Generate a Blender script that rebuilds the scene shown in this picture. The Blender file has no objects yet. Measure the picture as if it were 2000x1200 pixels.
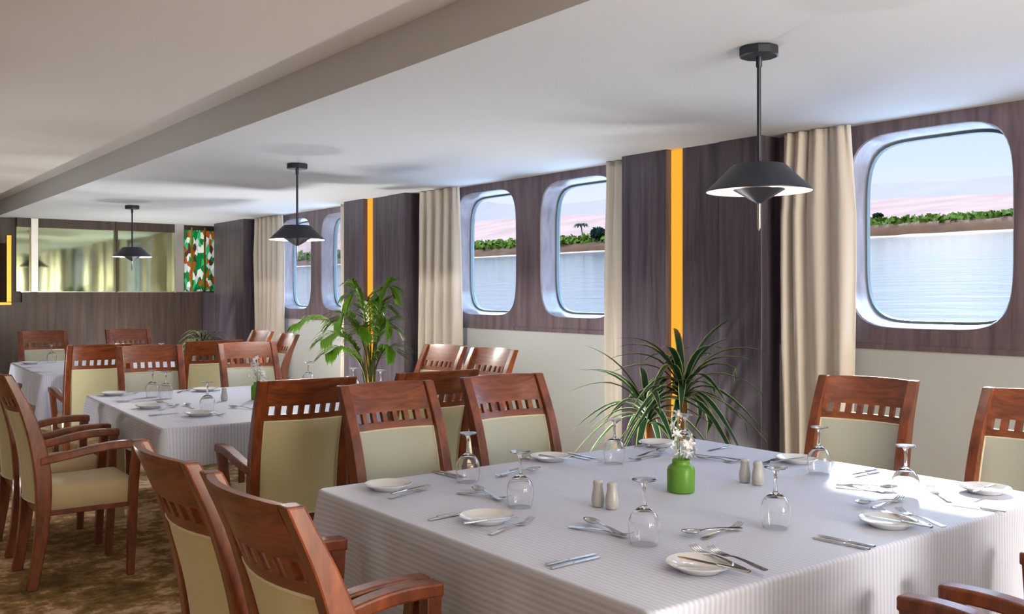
import bpy, math, random
from mathutils import Vector, Matrix
random.seed(7)
R = math.radians
sc = bpy.context.scene
col = sc.collection

# ------------------------------------------------------------------ camera numbers
F, PX, HZ, EYE = 1850.0, 1000.0, 572.0, 1.40
ANG = math.atan(1415 / F)
SA, CA = math.sin(ANG), math.cos(ANG)

def at(px, py, z):
    """point of the level z that the photograph shows at a pixel (image 2000x1200)"""
    Z = (EYE - z) * F / (py - HZ)
    X = (px - PX) / F * Z
    return Vector((X * CA + Z * SA, -X * SA + Z * CA, z))

# ------------------------------------------------------------------ materials
def newmat(name):
    m = bpy.data.materials.new(name); m.use_nodes = True
    nt = m.node_tree; nt.nodes.clear()
    out = nt.nodes.new('ShaderNodeOutputMaterial')
    return m, nt, out

def srgb(r, g, b):
    def f(c):
        c /= 255.0
        return c / 12.92 if c <= .04045 else ((c + .055) / 1.055) ** 2.4
    return (f(r), f(g), f(b), 1.0)

def plain(name, c, rough=.5, metal=0.0, spec=.5, bump=0.0, bscale=200.0, emit=None, es=0, coat=0.0, var=0.0, vscale=6.0, sheen=0.0):
    m, nt, out = newmat(name)
    p = nt.nodes.new('ShaderNodeBsdfPrincipled')
    p.inputs['Base Color'].default_value = c
    p.inputs['Roughness'].default_value = rough
    p.inputs['Metallic'].default_value = metal
    p.inputs['Specular IOR Level'].default_value = spec
    p.inputs['Coat Weight'].default_value = coat
    p.inputs['Coat Roughness'].default_value = .2
    p.inputs['Sheen Weight'].default_value = sheen
    if emit:
        p.inputs['Emission Color'].default_value = emit
        p.inputs['Emission Strength'].default_value = es
    tc = nt.nodes.new('ShaderNodeTexCoord')
    if var:
        n = nt.nodes.new('ShaderNodeTexNoise'); n.inputs['Scale'].default_value = vscale; n.inputs['Detail'].default_value = 4
        nt.links.new(tc.outputs['Object'], n.inputs['Vector'])
        mx = nt.nodes.new('ShaderNodeMix'); mx.data_type = 'RGBA'
        mx.inputs['A'].default_value = tuple(x * (1 - var) for x in c[:3]) + (1,)
        mx.inputs['B'].default_value = tuple(min(1, x * (1 + var)) for x in c[:3]) + (1,)
        nt.links.new(n.outputs['Fac'], mx.inputs['Factor'])
        nt.links.new(mx.outputs['Result'], p.inputs['Base Color'])
    if bump:
        n = nt.nodes.new('ShaderNodeTexNoise'); n.inputs['Scale'].default_value = bscale; n.inputs['Detail'].default_value = 3
        nt.links.new(tc.outputs['Object'], n.inputs['Vector'])
        b = nt.nodes.new('ShaderNodeBump'); b.inputs['Strength'].default_value = bump; b.inputs['Distance'].default_value = .002
        nt.links.new(n.outputs['Fac'], b.inputs['Height']); nt.links.new(b.outputs['Normal'], p.inputs['Normal'])
    nt.links.new(p.outputs['BSDF'], out.inputs['Surface'])
    return m

def wood(name, c1, c2, scale, rough=.35, coat=.3, spec=.5):
    """streaky grain; scale = noise frequency along x, y, z (low along the grain)"""
    m, nt, out = newmat(name)
    p = nt.nodes.new('ShaderNodeBsdfPrincipled')
    tc = nt.nodes.new('ShaderNodeTexCoord'); mp = nt.nodes.new('ShaderNodeMapping')
    mp.inputs['Scale'].default_value = scale
    nt.links.new(tc.outputs['Object'], mp.inputs['Vector'])
    n = nt.nodes.new('ShaderNodeTexNoise'); n.inputs['Scale'].default_value = 1; n.inputs['Detail'].default_value = 7; n.inputs['Roughness'].default_value = .62
    n.inputs['Distortion'].default_value = .4
    nt.links.new(mp.outputs['Vector'], n.inputs['Vector'])
    cr = nt.nodes.new('ShaderNodeValToRGB')
    cr.color_ramp.elements[0].position = .32; cr.color_ramp.elements[0].color = c1
    cr.color_ramp.elements[1].position = .70; cr.color_ramp.elements[1].color = c2
    nt.links.new(n.outputs['Fac'], cr.inputs['Fac']); nt.links.new(cr.outputs['Color'], p.inputs['Base Color'])
    p.inputs['Roughness'].default_value = rough; p.inputs['Coat Weight'].default_value = coat; p.inputs['Coat Roughness'].default_value = .18
    p.inputs['Specular IOR Level'].default_value = spec
    b = nt.nodes.new('ShaderNodeBump'); b.inputs['Strength'].default_value = .06; b.inputs['Distance'].default_value = .002
    nt.links.new(n.outputs['Fac'], b.inputs['Height']); nt.links.new(b.outputs['Normal'], p.inputs['Normal'])
    nt.links.new(p.outputs['BSDF'], out.inputs['Surface'])
    return m

def thin_glass(name, tint=(1, 1, 1, 1), lo=.03, hi=.75, rough=0.0, blend=.35):
    """thin pane: see-through with a glancing reflection"""
    m, nt, out = newmat(name)
    t = nt.nodes.new('ShaderNodeBsdfTransparent'); t.inputs['Color'].default_value = tint
    g = nt.nodes.new('ShaderNodeBsdfGlossy'); g.inputs['Roughness'].default_value = rough
    lw = nt.nodes.new('ShaderNodeLayerWeight'); lw.inputs['Blend'].default_value = blend
    mr = nt.nodes.new('ShaderNodeMapRange'); mr.inputs['To Min'].default_value = lo; mr.inputs['To Max'].default_value = hi
    nt.links.new(lw.outputs['Fresnel'], mr.inputs['Value'])
    mx = nt.nodes.new('ShaderNodeMixShader')
    nt.links.new(mr.outputs['Result'], mx.inputs['Fac']); nt.links.new(t.outputs['BSDF'], mx.inputs[1]); nt.links.new(g.outputs['BSDF'], mx.inputs[2])
    nt.links.new(mx.outputs['Shader'], out.inputs['Surface'])
    return m

M = {}
M['chair_wood'] = wood('reddish chair wood', srgb(82, 36, 15), srgb(140, 70, 32), (26, 26, 7), .38, .25)
M['rail_wood'] = wood('reddish rail wood', srgb(84, 37, 15), srgb(146, 76, 36), (5, 40, 40), .40, .22)
M['fabric'] = plain('sage fabric', srgb(178, 180, 164), .85, bump=.25, bscale=420, sheen=.2)
M['back_fabric'] = plain('olive back fabric', srgb(200, 195, 154), .85, bump=.25, bscale=420, sheen=.2)  # same cloth as the pad; warm lamplight is put into this colour
M['seat_fabric'] = plain('tan seat fabric', srgb(196, 178, 140), .8, bump=.25, bscale=420, sheen=.2)
M['piping'] = plain('pale piping', srgb(214, 210, 180), .8)
M['dark_wood'] = wood('dark veneer', srgb(54, 47, 54), srgb(94, 84, 96), (22, 22, 1.4), .38, .15)
M['panel_wood'] = wood('window panel veneer', srgb(92, 78, 84), srgb(134, 118, 124), (16, 16, 1.4), .36, .2)
M['reveal'] = wood('pale window reveal laminate', srgb(122, 115, 122), srgb(156, 149, 155), (14, 14, 3), .3, .3)  # paler than the panel veneer: sky light on the jambs is in the colour
M['wains_wood'] = wood('wainscot veneer', srgb(46, 34, 29), srgb(80, 61, 53), (22, 22, 1.2), .4, .1)
M['wall'] = plain('cream wall paint', srgb(196, 200, 198), .75, bump=.05, bscale=90)
M['ceiling'] = plain('ceiling paint', srgb(208, 213, 217), .8)
M['ceiling_warm'] = plain('warm ceiling paint', srgb(214, 210, 205), .8)
M['curtain'] = plain('linen curtain', srgb(212, 203, 190), .9, bump=.3, bscale=300, sheen=.2)
M['black'] = plain('black lamp metal', srgb(44, 48, 58), .42, .3, var=.08)
M['lamp_white'] = plain('white lamp lining', srgb(240, 225, 215), .6)
M['steel'] = plain('polished cutlery steel', (.62, .61, .60, 1), .16, 1.0, var=.05, vscale=40)
M['chrome'] = plain('brushed chrome', (.72, .71, .68, 1), .22, 1.0, var=.06)
M['gold'] = plain('gold metal', srgb(206, 160, 70), .3, 1.0, var=.06)
M['porcelain'] = plain('white porcelain', srgb(222, 224, 226), .12, coat=.5, var=.02)
M['ceramic'] = plain('white shaker ceramic', srgb(188, 187, 184), .3, coat=.2, var=.02)
M['table_paint'] = plain('cream table paint', srgb(196, 182, 150), .5, var=.03)
M['gasket'] = plain('grey window gasket', srgb(112, 130, 136), .5, var=.04)
M['pot'] = plain('dark planter', srgb(58, 50, 46), .5, var=.1)
M['soil'] = plain('potting soil', srgb(50, 38, 28), .95, bump=.6, bscale=60)
M['trunk'] = plain('orange cane trunk', srgb(176, 108, 52), .7, var=.25, vscale=30, bump=.4, bscale=50)
M['palm_stem'] = plain('green palm stem', srgb(74, 92, 34), .6, var=.2, vscale=20)
M['flower'] = plain('white petals', srgb(226, 226, 226), .6, var=.02)
M['flower_stem'] = plain('pale green stem', srgb(120, 150, 80), .6, var=.05)
M['window_glass'] = thin_glass('window pane glass', (.98, .99, .985, 1), .0, .25, 0, .12)
M['goblet_glass'] = thin_glass('goblet bowl glass', (.985, .99, .99, 1), .02, .8, 0, .22)

def real_glass(name, c=(1, 1, 1, 1), rough=0.0, ior=1.47):
    m, nt, out = newmat(name)
    g = nt.nodes.new('ShaderNodeBsdfGlass'); g.inputs['Color'].default_value = c
    g.inputs['Roughness'].default_value = rough; g.inputs['IOR'].default_value = ior
    nt.links.new(g.outputs['BSDF'], out.inputs['Surface'])
    return m
M['stem_glass'] = real_glass('goblet glass', (1, 1, 1, 1))

def frosted(name, c):
    m, nt, out = newmat(name)
    d = nt.nodes.new('ShaderNodeBsdfTranslucent'); d.inputs['Color'].default_value = c
    p = nt.nodes.new('ShaderNodeBsdfPrincipled'); p.inputs['Base Color'].default_value = c; p.inputs['Roughness'].default_value = .35
    mx = nt.nodes.new('ShaderNodeMixShader'); mx.inputs['Fac'].default_value = .6
    nt.links.new(d.outputs['BSDF'], mx.inputs[1]); nt.links.new(p.outputs['BSDF'], mx.inputs[2])
    nt.links.new(mx.outputs['Shader'], out.inputs['Surface'])
    return m
M['vase'] = frosted('frosted green glass', srgb(122, 178, 66))

def leafmat(name, inner, edge, w):
    m, nt, out = newmat(name)
    p = nt.nodes.new('ShaderNodeBsdfPrincipled'); p.inputs['Roughness'].default_value = .38
    tr = nt.nodes.new('ShaderNodeBsdfTranslucent')
    uv = nt.nodes.new('ShaderNodeUVMap'); sx = nt.nodes.new('ShaderNodeSeparateXYZ')
    nt.links.new(uv.outputs['UV'], sx.inputs['Vector'])
    a = nt.nodes.new('ShaderNodeMath'); a.operation = 'SUBTRACT'; a.inputs[1].default_value = .5
    b = nt.nodes.new('ShaderNodeMath'); b.operation = 'ABSOLUTE'
    nt.links.new(sx.outputs['X'], a.inputs[0]); nt.links.new(a.outputs[0], b.inputs[0])
    cr = nt.nodes.new('ShaderNodeValToRGB')
    cr.color_ramp.elements[0].position = w; cr.color_ramp.elements[0].color = inner
    cr.color_ramp.elements[1].position = min(.499, w + .06); cr.color_ramp.elements[1].color = edge
    nt.links.new(b.outputs[0], cr.inputs['Fac'])
    nt.links.new(cr.outputs['Color'], p.inputs['Base Color']); nt.links.new(cr.outputs['Color'], tr.inputs['Color'])
    mx = nt.nodes.new('ShaderNodeMixShader'); mx.inputs['Fac'].default_value = .3
    nt.links.new(p.outputs['BSDF'], mx.inputs[1]); nt.links.new(tr.outputs['BSDF'], mx.inputs[2])
    nt.links.new(mx.outputs['Shader'], out.inputs['Surface'])
    return m
M['dracaena'] = leafmat('variegated leaf', srgb(30, 64, 40), srgb(176, 184, 120), .36)
M['spider'] = leafmat('striped spider leaf', srgb(40, 62, 34), srgb(170, 172, 130), .30)
M['palm_leaf'] = leafmat('palm leaflet', srgb(82, 126, 26), srgb(112, 154, 40), .3)

def clothmat():
    m, nt, out = newmat('striped white damask')
    p = nt.nodes.new('ShaderNodeBsdfPrincipled'); p.inputs['Sheen Weight'].default_value = .15
    uv = nt.nodes.new('ShaderNodeUVMap'); sx = nt.nodes.new('ShaderNodeSeparateXYZ'); nt.links.new(uv.outputs['UV'], sx.inputs['Vector'])
    k = nt.nodes.new('ShaderNodeMath'); k.operation = 'MULTIPLY'; k.inputs[1].default_value = 2 * math.pi / .0165
    s = nt.nodes.new('ShaderNodeMath'); s.operation = 'SINE'
    nt.links.new(sx.outputs['X'], k.inputs[0]); nt.links.new(k.outputs[0], s.inputs[0])
    cr = nt.nodes.new('ShaderNodeValToRGB')
    cr.color_ramp.elements[0].position = .40; cr.color_ramp.elements[0].color = srgb(184, 190, 209)
    cr.color_ramp.elements[1].position = .60; cr.color_ramp.elements[1].color = srgb(200, 206, 225)
    mr = nt.nodes.new('ShaderNodeMapRange'); mr.inputs['From Min'].default_value = -1
    nt.links.new(s.outputs[0], mr.inputs['Value']); nt.links.new(mr.outputs['Result'], cr.inputs['Fac'])
    nt.links.new(cr.outputs['Color'], p.inputs['Base Color'])
    rr = nt.nodes.new('ShaderNodeMapRange'); rr.inputs['To Min'].default_value = .42; rr.inputs['To Max'].default_value = .7
    nt.links.new(mr.outputs['Result'], rr.inputs['Value']); nt.links.new(rr.outputs['Result'], p.inputs['Roughness'])
    n = nt.nodes.new('ShaderNodeTexNoise'); n.inputs['Scale'].default_value = 5; n.inputs['Detail'].default_value = 3
    tc = nt.nodes.new('ShaderNodeTexCoord'); nt.links.new(tc.outputs['Object'], n.inputs['Vector'])
    ad = nt.nodes.new('ShaderNodeMath'); ad.operation = 'MULTIPLY_ADD'; ad.inputs[1].default_value = .03
    nt.links.new(mr.outputs['Result'], ad.inputs[0]); nt.links.new(n.outputs['Fac'], ad.inputs[2])
    b = nt.nodes.new('ShaderNodeBump'); b.inputs['Strength'].default_value = .35; b.inputs['Distance'].default_value = .012
    nt.links.new(ad.outputs[0], b.inputs['Height']); nt.links.new(b.outputs['Normal'], p.inputs['Normal'])
    nt.links.new(p.outputs['BSDF'], out.inputs['Surface'])
    return m
M['cloth'] = clothmat()

def carpetmat():
    m, nt, out = newmat('mottled carpet')
    p = nt.nodes.new('ShaderNodeBsdfPrincipled'); p.inputs['Roughness'].default_value = .95; p.inputs['Specular IOR Level'].default_value = .1
    tc = nt.nodes.new('ShaderNodeTexCoord')
    n1 = nt.nodes.new('ShaderNodeTexNoise'); n1.inputs['Scale'].default_value = 1.3; n1.inputs['Detail'].default_value = 3
    n2 = nt.nodes.new('ShaderNodeTexNoise'); n2.inputs['Scale'].default_value = 11; n2.inputs['Detail'].default_value = 6; n2.inputs['Roughness'].default_value = .7
    n3 = nt.nodes.new('ShaderNodeTexNoise'); n3.inputs['Scale'].default_value = 260; n3.inputs['Detail'].default_value = 2
    for n in (n1, n2, n3): nt.links.new(tc.outputs['Object'], n.inputs['Vector'])
    ad = nt.nodes.new('ShaderNodeMath'); ad.operation = 'ADD'
    nt.links.new(n1.outputs['Fac'], ad.inputs[0]); nt.links.new(n2.outputs['Fac'], ad.inputs[1])
    cr = nt.nodes.new('ShaderNodeValToRGB')
    e = cr.color_ramp.elements
    e[0].position = .38; e[0].color = srgb(104, 86, 54)
    e[1].position = .62; e[1].color = srgb(236, 210, 178)
    x = e.new(.48); x.color = srgb(156, 126, 86)
    x = e.new(.53); x.color = srgb(212, 180, 144)
    dv = nt.nodes.new('ShaderNodeMath'); dv.operation = 'MULTIPLY'; dv.inputs[1].default_value = .5
    nt.links.new(ad.outputs[0], dv.inputs[0]); nt.links.new(dv.outputs[0], cr.inputs['Fac'])
    nt.links.new(cr.outputs['Color'], p.inputs['Base Color'])
    b = nt.nodes.new('ShaderNodeBump'); b.inputs['Strength'].default_value = .5; b.inputs['Distance'].default_value = .006
    nt.links.new(n3.outputs['Fac'], b.inputs['Height']); nt.links.new(b.outputs['Normal'], p.inputs['Normal'])
    nt.links.new(p.outputs['BSDF'], out.inputs['Surface'])
    return m
M['carpet'] = carpetmat()

def glowmat(name, c, s):
    m, nt, out = newmat(name)
    e = nt.nodes.new('ShaderNodeEmission'); e.inputs['Color'].default_value = c; e.inputs['Strength'].default_value = s
    nt.links.new(e.outputs['Emission'], out.inputs['Surface'])
    return m
M['amber'] = glowmat('amber strip light', (1.0, .36, .035, 1), 1.15)

def mirrormat():
    m, nt, out = newmat('olive tinted mirror')
    g = nt.nodes.new('ShaderNodeBsdfGlossy'); g.inputs['Color'].default_value = (.66, .73, .44, 1); g.inputs['Roughness'].default_value = .05
    tc = nt.nodes.new('ShaderNodeTexCoord'); n = nt.nodes.new('ShaderNodeTexNoise'); n.inputs['Scale'].default_value = 2
    nt.links.new(tc.outputs['Object'], n.inputs['Vector'])
    b = nt.nodes.new('ShaderNodeBump'); b.inputs['Strength'].default_value = .03; b.inputs['Distance'].default_value = .02
    nt.links.new(n.outputs['Fac'], b.inputs['Height']); nt.links.new(b.outputs['Normal'], g.inputs['Normal'])
    nt.links.new(g.outputs['BSDF'], out.inputs['Surface'])
    return m
M['mirror'] = mirrormat()

def stainmat():
    m, nt, out = newmat('stained glass')
    p = nt.nodes.new('ShaderNodeBsdfPrincipled'); p.inputs['Roughness'].default_value = .15
    tc = nt.nodes.new('ShaderNodeTexCoord'); mp = nt.nodes.new('ShaderNodeMapping'); mp.inputs['Scale'].default_value = (26, 26, 11)
    nt.links.new(tc.outputs['Object'], mp.inputs['Vector'])
    v = nt.nodes.new('ShaderNodeTexVoronoi'); v.inputs['Scale'].default_value = 1
    nt.links.new(mp.outputs['Vector'], v.inputs['Vector'])
    cr = nt.nodes.new('ShaderNodeValToRGB'); cr.color_ramp.interpolation = 'CONSTANT'
    e = cr.color_ramp.elements
    e[0].position = 0; e[0].color = srgb(20, 120, 60)
    e[1].position = .3; e[1].color = srgb(225, 232, 228)
    for q, c in ((.45, srgb(170, 84, 30)), (.58, srgb(60, 178, 110)), (.72, srgb(196, 204, 208)), (.85, srgb(80, 50, 34))):
        x = e.new(q); x.color = c
    sx = nt.nodes.new('ShaderNodeSeparateColor'); nt.links.new(v.outputs['Color'], sx.inputs['Color'])
    nt.links.new(sx.outputs['Red'], cr.inputs['Fac'])
    nt.links.new(cr.outputs['Color'], p.inputs['Base Color'])
    nt.links.new(cr.outputs['Color'], p.inputs['Emission Color']); p.inputs['Emission Strength'].default_value = .25  # weak emission stands in for light coming through the glass
    nt.links.new(p.outputs['BSDF'], out.inputs['Surface'])
    return m
M['stained'] = stainmat()

def watermat():
    m, nt, out = newmat('river water')
    p = nt.nodes.new('ShaderNodeBsdfPrincipled'); p.inputs['Base Color'].default_value = (.05, .055, .065, 1); p.inputs['Roughness'].default_value = .1
    tc = nt.nodes.new('ShaderNodeTexCoord'); mp = nt.nodes.new('ShaderNodeMapping'); mp.inputs['Scale'].default_value = (.55, .22, 1)
    nt.links.new(tc.outputs['Object'], mp.inputs['Vector'])
    n = nt.nodes.new('ShaderNodeTexNoise'); n.inputs['Scale'].default_value = 1.0; n.inputs['Detail'].default_value = 7; n.inputs['Roughness'].default_value = .6
    nt.links.new(mp.outputs['Vector'], n.inputs['Vector'])
    b = nt.nodes.new('ShaderNodeBump'); b.inputs['Strength'].default_value = .5; b.inputs['Distance'].default_value = .11
    nt.links.new(n.outputs['Fac'], b.inputs['Height']); nt.links.new(b.outputs['Normal'], p.inputs['Normal'])
    nt.links.new(p.outputs['BSDF'], out.inputs['Surface'])
    return m
M['water'] = watermat()
M['hill'] = plain('hazy desert hills', srgb(120, 94, 82), .95, spec=0, var=.30, vscale=.012)
M['far_hill'] = plain('farther hazy hills', srgb(108, 95, 88), .95, spec=0, var=.08, vscale=.004)
M['bank'] = plain('earth bank', srgb(70, 44, 24), .95, spec=.1, var=.5, vscale=.25)
M['sand'] = plain('pale sand edge', srgb(140, 124, 108), .95, spec=.1, var=.1, vscale=.2)
M['bush'] = plain('plantation leaves', srgb(62, 74, 12), .8, spec=.1, var=.5, vscale=.35)
M['tree_green'] = plain('dark tree leaves', srgb(18, 32, 18), .8, spec=.1, var=.4, vscale=1.0)
M['deck'] = plain('white deck paint', srgb(208, 208, 206), .7, var=.03)  # surface of the added slab that bounces sunlight indoors
M['bark'] = plain('palm bark', srgb(70, 54, 40), .9, var=.2, vscale=2)

# ------------------------------------------------------------------ mesh building
class MB:
    def __init__(s): s.v = []; s.f = []; s.uv = {}
    def box(s, x0, x1, y0, y1, z0, z1):
        i = len(s.v)
        s.v += [(x0,y0,z0),(x1,y0,z0),(x1,y1,z0),(x0,y1,z0),(x0,y0,z1),(x1,y0,z1),(x1,y1,z1),(x0,y1,z1)]
        s.f += [tuple(i+k for k in q) for q in ((0,3,2,1),(4,5,6,7),(0,1,5,4),(1,2,6,5),(2,3,7,6),(3,0,4,7))]
        return s
    def rings(s, rings, caps=True, closed=True):
        """skin a list of equal-length point rings"""
        i = len(s.v); n = len(rings[0])
        for r in rings: s.v += [tuple(p) for p in r]
        for a in range(len(rings)-1):
            for k in range(n if closed else n-1):
                k2 = (k+1) % n
                s.f.append((i+a*n+k, i+a*n+k2, i+(a+1)*n+k2, i+(a+1)*n+k))
        if caps:
            s.f.append(tuple(i+k for k in range(n))[::-1])
            s.f.append(tuple(i+(len(rings)-1)*n+k for k in range(n)))
        return s
    def lathe(s, prof, n=32, c=(0,0,0), caps=False):
        rs = [[(c[0]+r*math.cos(2*math.pi*k/n), c[1]+r*math.sin(2*math.pi*k/n), c[2]+z) for k in range(n)] for r, z in prof]
        return s.rings(rs, caps)
    def tube(s, pts, r, n=8, caps=True):
        pts = [Vector(p) for p in pts]; rs = []
        rr = r if isinstance(r, (list, tuple)) else [r]*len(pts)
        up = Vector((0,0,1))
        for k, p in enumerate(pts):
            d = (pts[min(k+1,len(pts)-1)] - pts[max(k-1,0)]).normalized()
            u = d.cross(up)
            if u.length < 1e-4: u = Vector((1,0,0))
            u.normalize(); w = u.cross(d)
            rs.append([p + (u*math.cos(2*math.pi*j/n) + w*math.sin(2*math.pi*j/n))*rr[k] for j in range(n)])
        return s.rings(rs, caps)
    def strip(s, rows, th):
        """flat bar along +Y; rows = (y, half width, z)"""
        return s.rings([[(-w,y,z),(w,y,z),(w,y,z+th),(-w,y,z+th)] for y, w, z in rows])
    def ribbon(s, pts, ws, normal=None, fold=.0):
        """leaf blade: two quads wide, UV x runs across"""
        pts = [Vector(p) for p in pts]; i = len(s.v)
        for k, p in enumerate(pts):
            d = (pts[min(k+1,len(pts)-1)] - pts[max(k-1,0)]).normalized()
            u = d.cross(normal if normal else Vector((0,0,1)))
            if u.length < 1e-3: u = Vector((1,0,0))
            u.normalize(); nn = u.cross(d)
            w = ws[k]
            s.v += [tuple(p-u*w+nn*w*fold), tuple(p), tuple(p+u*w+nn*w*fold)]
        for k in range(len(pts)-1):
            a = i+3*k
            for q, ux in (((a,a+1,a+4,a+3),(0,.5,.5,0)), ((a+1,a+2,a+5,a+4),(.5,1,1,.5))):
                s.uv[len(s.f)] = [(ux[j], k/len(pts)) for j in range(4)]
                s.f.append(q)
        return s
    def build(s, name, mat, parent=None, smooth=None, bevel=0, seg=2, solid=0):
        me = bpy.data.meshes.new(name)
        me.from_pydata([tuple(v) for v in s.v], [], s.f); me.update()
        if s.uv:
            l = me.uv_layers.new(name='UVMap')
            for fi, uvs in s.uv.items():
                p = me.polygons[fi]
                for li, u in zip(p.loop_indices, uvs): l.data[li].uv = u
        me.materials.append(mat)
        if smooth is not None:
            for p in me.polygons: p.use_smooth = True
            me.set_sharp_from_angle(angle=R(smooth))
        o = bpy.data.objects.new(name, me); col.objects.link(o)
        if parent: o.parent = parent
        if solid:
            m = o.modifiers.new('thick', 'SOLIDIFY'); m.thickness = solid; m.offset = 0
        if bevel:
            m = o.modifiers.new('edge', 'BEVEL'); m.width = bevel; m.segments = seg; m.limit_method = 'ANGLE'; m.angle_limit = R(40)
        return o

def tag(o, label=None, cat=None, group=None, kind=None):
    if label: o['label'] = label
    if cat: o['category'] = cat
    if group: o['group'] = group
    if kind: o['kind'] = kind
    return o

def empty(name, loc=(0,0,0), rz=0):
    o = bpy.data.objects.new(name, None); o.empty_display_size = .1
    col.objects.link(o); o.location = loc; o.rotation_euler = (0,0,rz)
    return o

def copy_tree(o, parent=None):
    c = o.copy(); col.objects.link(c); c.parent = parent
    for ch in list(o.children): copy_tree(ch, c)
    return c

class Kind:
    """first use places the thing itself, later uses place copies of it and its parts"""
    def __init__(s, root): s.root = root; s.used = False
    def put(s, loc, rz, label, group=None, cat=None, rx=0, ry=0, sc_=None):
        o = copy_tree(s.root) if s.used else s.root
        s.used = True
        o.location = loc; o.rotation_euler = (rx, ry, rz)
        if sc_: o.scale = (sc_, sc_, sc_)
        return tag(o, label, cat, group)

def spline(pts, n):
    """Catmull-Rom through tuples"""
    P = [Vector(p) for p in pts]; P = [2*P[0]-P[1]] + P + [2*P[-1]-P[-2]]; out = []
    for k in range(1, len(P)-2):
        for j in range(n):
            t = j/n; a, b, c, d = P[k-1:k+3]
            out.append(.5*((2*b)+(c-a)*t+(2*a-5*b+4*c-d)*t*t+(3*b-a-3*c+d)*t**3))
    out.append(P[-2])
    return out

def structure(o): o['kind'] = 'structure'; return o

# ------------------------------------------------------------------ the room
XW = 4.83                     # window wall plane
CEIL, CEIL_HI, STEP = 2.35, 2.535, 2.07
YB, YF, XL = 13.30, -5.0, -5.0
structure(MB().box(XL-.2, 5.3, YF-.2, YB+.4, -.1, 0).build('floor', M['carpet']))
structure(MB().box(STEP, 5.4, YF-.2, YB+.4, CEIL, 2.75).build('ceiling', M['ceiling']))
structure(MB().box(XL-.2, STEP, YF-.2, YB+.4, CEIL_HI, 2.75).build('ceiling_high', M['ceiling_warm']))
structure(MB().box(XL-.2, 5.3, YF-.2, YF, 0, 2.75).build('wall_front', M['wall']))
structure(MB().box(XL-.2, XL, YF, YB+.4, 0, 2.75).build('wall_left', M['panel_wood']))
# wall below the windows
structure(MB().box(XW, 5.05, YF, YB+.3, 0, 1.10).build('wall_right', M['wall']))
# wood panels with rounded window openings
wins = [(2.22, 3.14), (6.26, 7.16), (5.05, 5.94), (10.16, 11.0), (9.02, 9.90), (1.0, 1.90), (-1.95, -1.05), (-3.15, -2.25)]
WZ0, WZ1 = 1.205, 2.285

def sup(th, a, b, n=5.0):
    c, s_ = abs(math.cos(th)), abs(math.sin(th))
    r = ((c/a)**n + (s_/b)**n) ** (-1/n)
    return r*math.cos(th), r*math.sin(th)

def panel_bay(name, y0, y1, ws):
    ws = sorted(ws); mb = MB(); cuts = [y0] + [(ws[k][1]+ws[k+1][0])/2 for k in range(len(ws)-1)] + [y1]
    for k, (a, b) in enumerate(ws):
        c0, c1 = cuts[k], cuts[k+1]; cy, cz = (a+b)/2, (WZ0+WZ1)/2
        hw, hh = (b-a)/2, (WZ1-WZ0)/2
        angs = [2*math.pi*j/96 for j in range(96)] + [math.atan2(z-cz, y-cy) % (2*math.pi) for y in (c0, c1) for z in (1.10, CEIL)]
        angs = sorted(set(round(t, 6) for t in angs))
        def rect(t):
            dy, dz = math.cos(t), math.sin(t); s_ = 1e9
            if dy > 1e-9: s_ = min(s_, (c1-cy)/dy)
            if dy < -1e-9: s_ = min(s_, (c0-cy)/dy)
            if dz > 1e-9: s_ = min(s_, (CEIL-cz)/dz)
            if dz < -1e-9: s_ = min(s_, (1.10-cz)/dz)
            return cy+dy*s_, cz+dz*s_
        r0, r1 = [], []
        for t in angs:
            y, z = rect(t); r0.append((XW, y, z))
            u, w = sup(t, hw, hh); r1.append((XW, cy+u, cz+w))
        mb.rings([r0, r1], caps=False)
    # bottom lip
    mb.box(XW-.008, XW+.05, y0, y1, 1.085, 1.115)
    return structure(mb.build(name, M['panel_wood'], smooth=30))

panel_bay('trim_1', .6, 3.63, [wins[0], wins[5]])
panel_bay('trim_2', 4.78, 7.78, [wins[1], wins[2]])
panel_bay('trim_3', 8.88, 11.80, [wins[3], wins[4]])
panel_bay('trim_4', YF, -.5, [wins[6], wins[7]])
for n, (a, b) in enumerate(wins):
    cy, cz, hw, hh = (a+b)/2, (WZ0+WZ1)/2, (b-a)/2-.012, (WZ1-WZ0)/2-.028
    T = [2*math.pi*j/96 for j in range(96)]
    def loop(x, d): return [(x, cy+sup(t, hw-d, hh-d)[0], cz+sup(t, hw-d, hh-d)[1]) for t in T]
    w = structure(empty('window_%d' % (n+1), (0,0,0)))
    def lp(x, d, e): return [(x, cy+sup(t, hw+.012-d, hh+.028-e)[0], cz+sup(t, hw+.012-d, hh+.028-e)[1]) for t in T]
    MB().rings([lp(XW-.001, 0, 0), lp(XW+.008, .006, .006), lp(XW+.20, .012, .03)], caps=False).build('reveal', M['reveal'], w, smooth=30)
    # gasket ring at the pane
    fr = MB().rings([loop(4.985, -.004), loop(4.985, .009), loop(5.01, .012), loop(5.03, -.004)], caps=False).build('frame', M['gasket'], w, smooth=40)
    g = MB(); g.v = loop(5.0, .012); g.f = [tuple(range(96))]
    g.build('pane', M['window_glass'], w)

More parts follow.
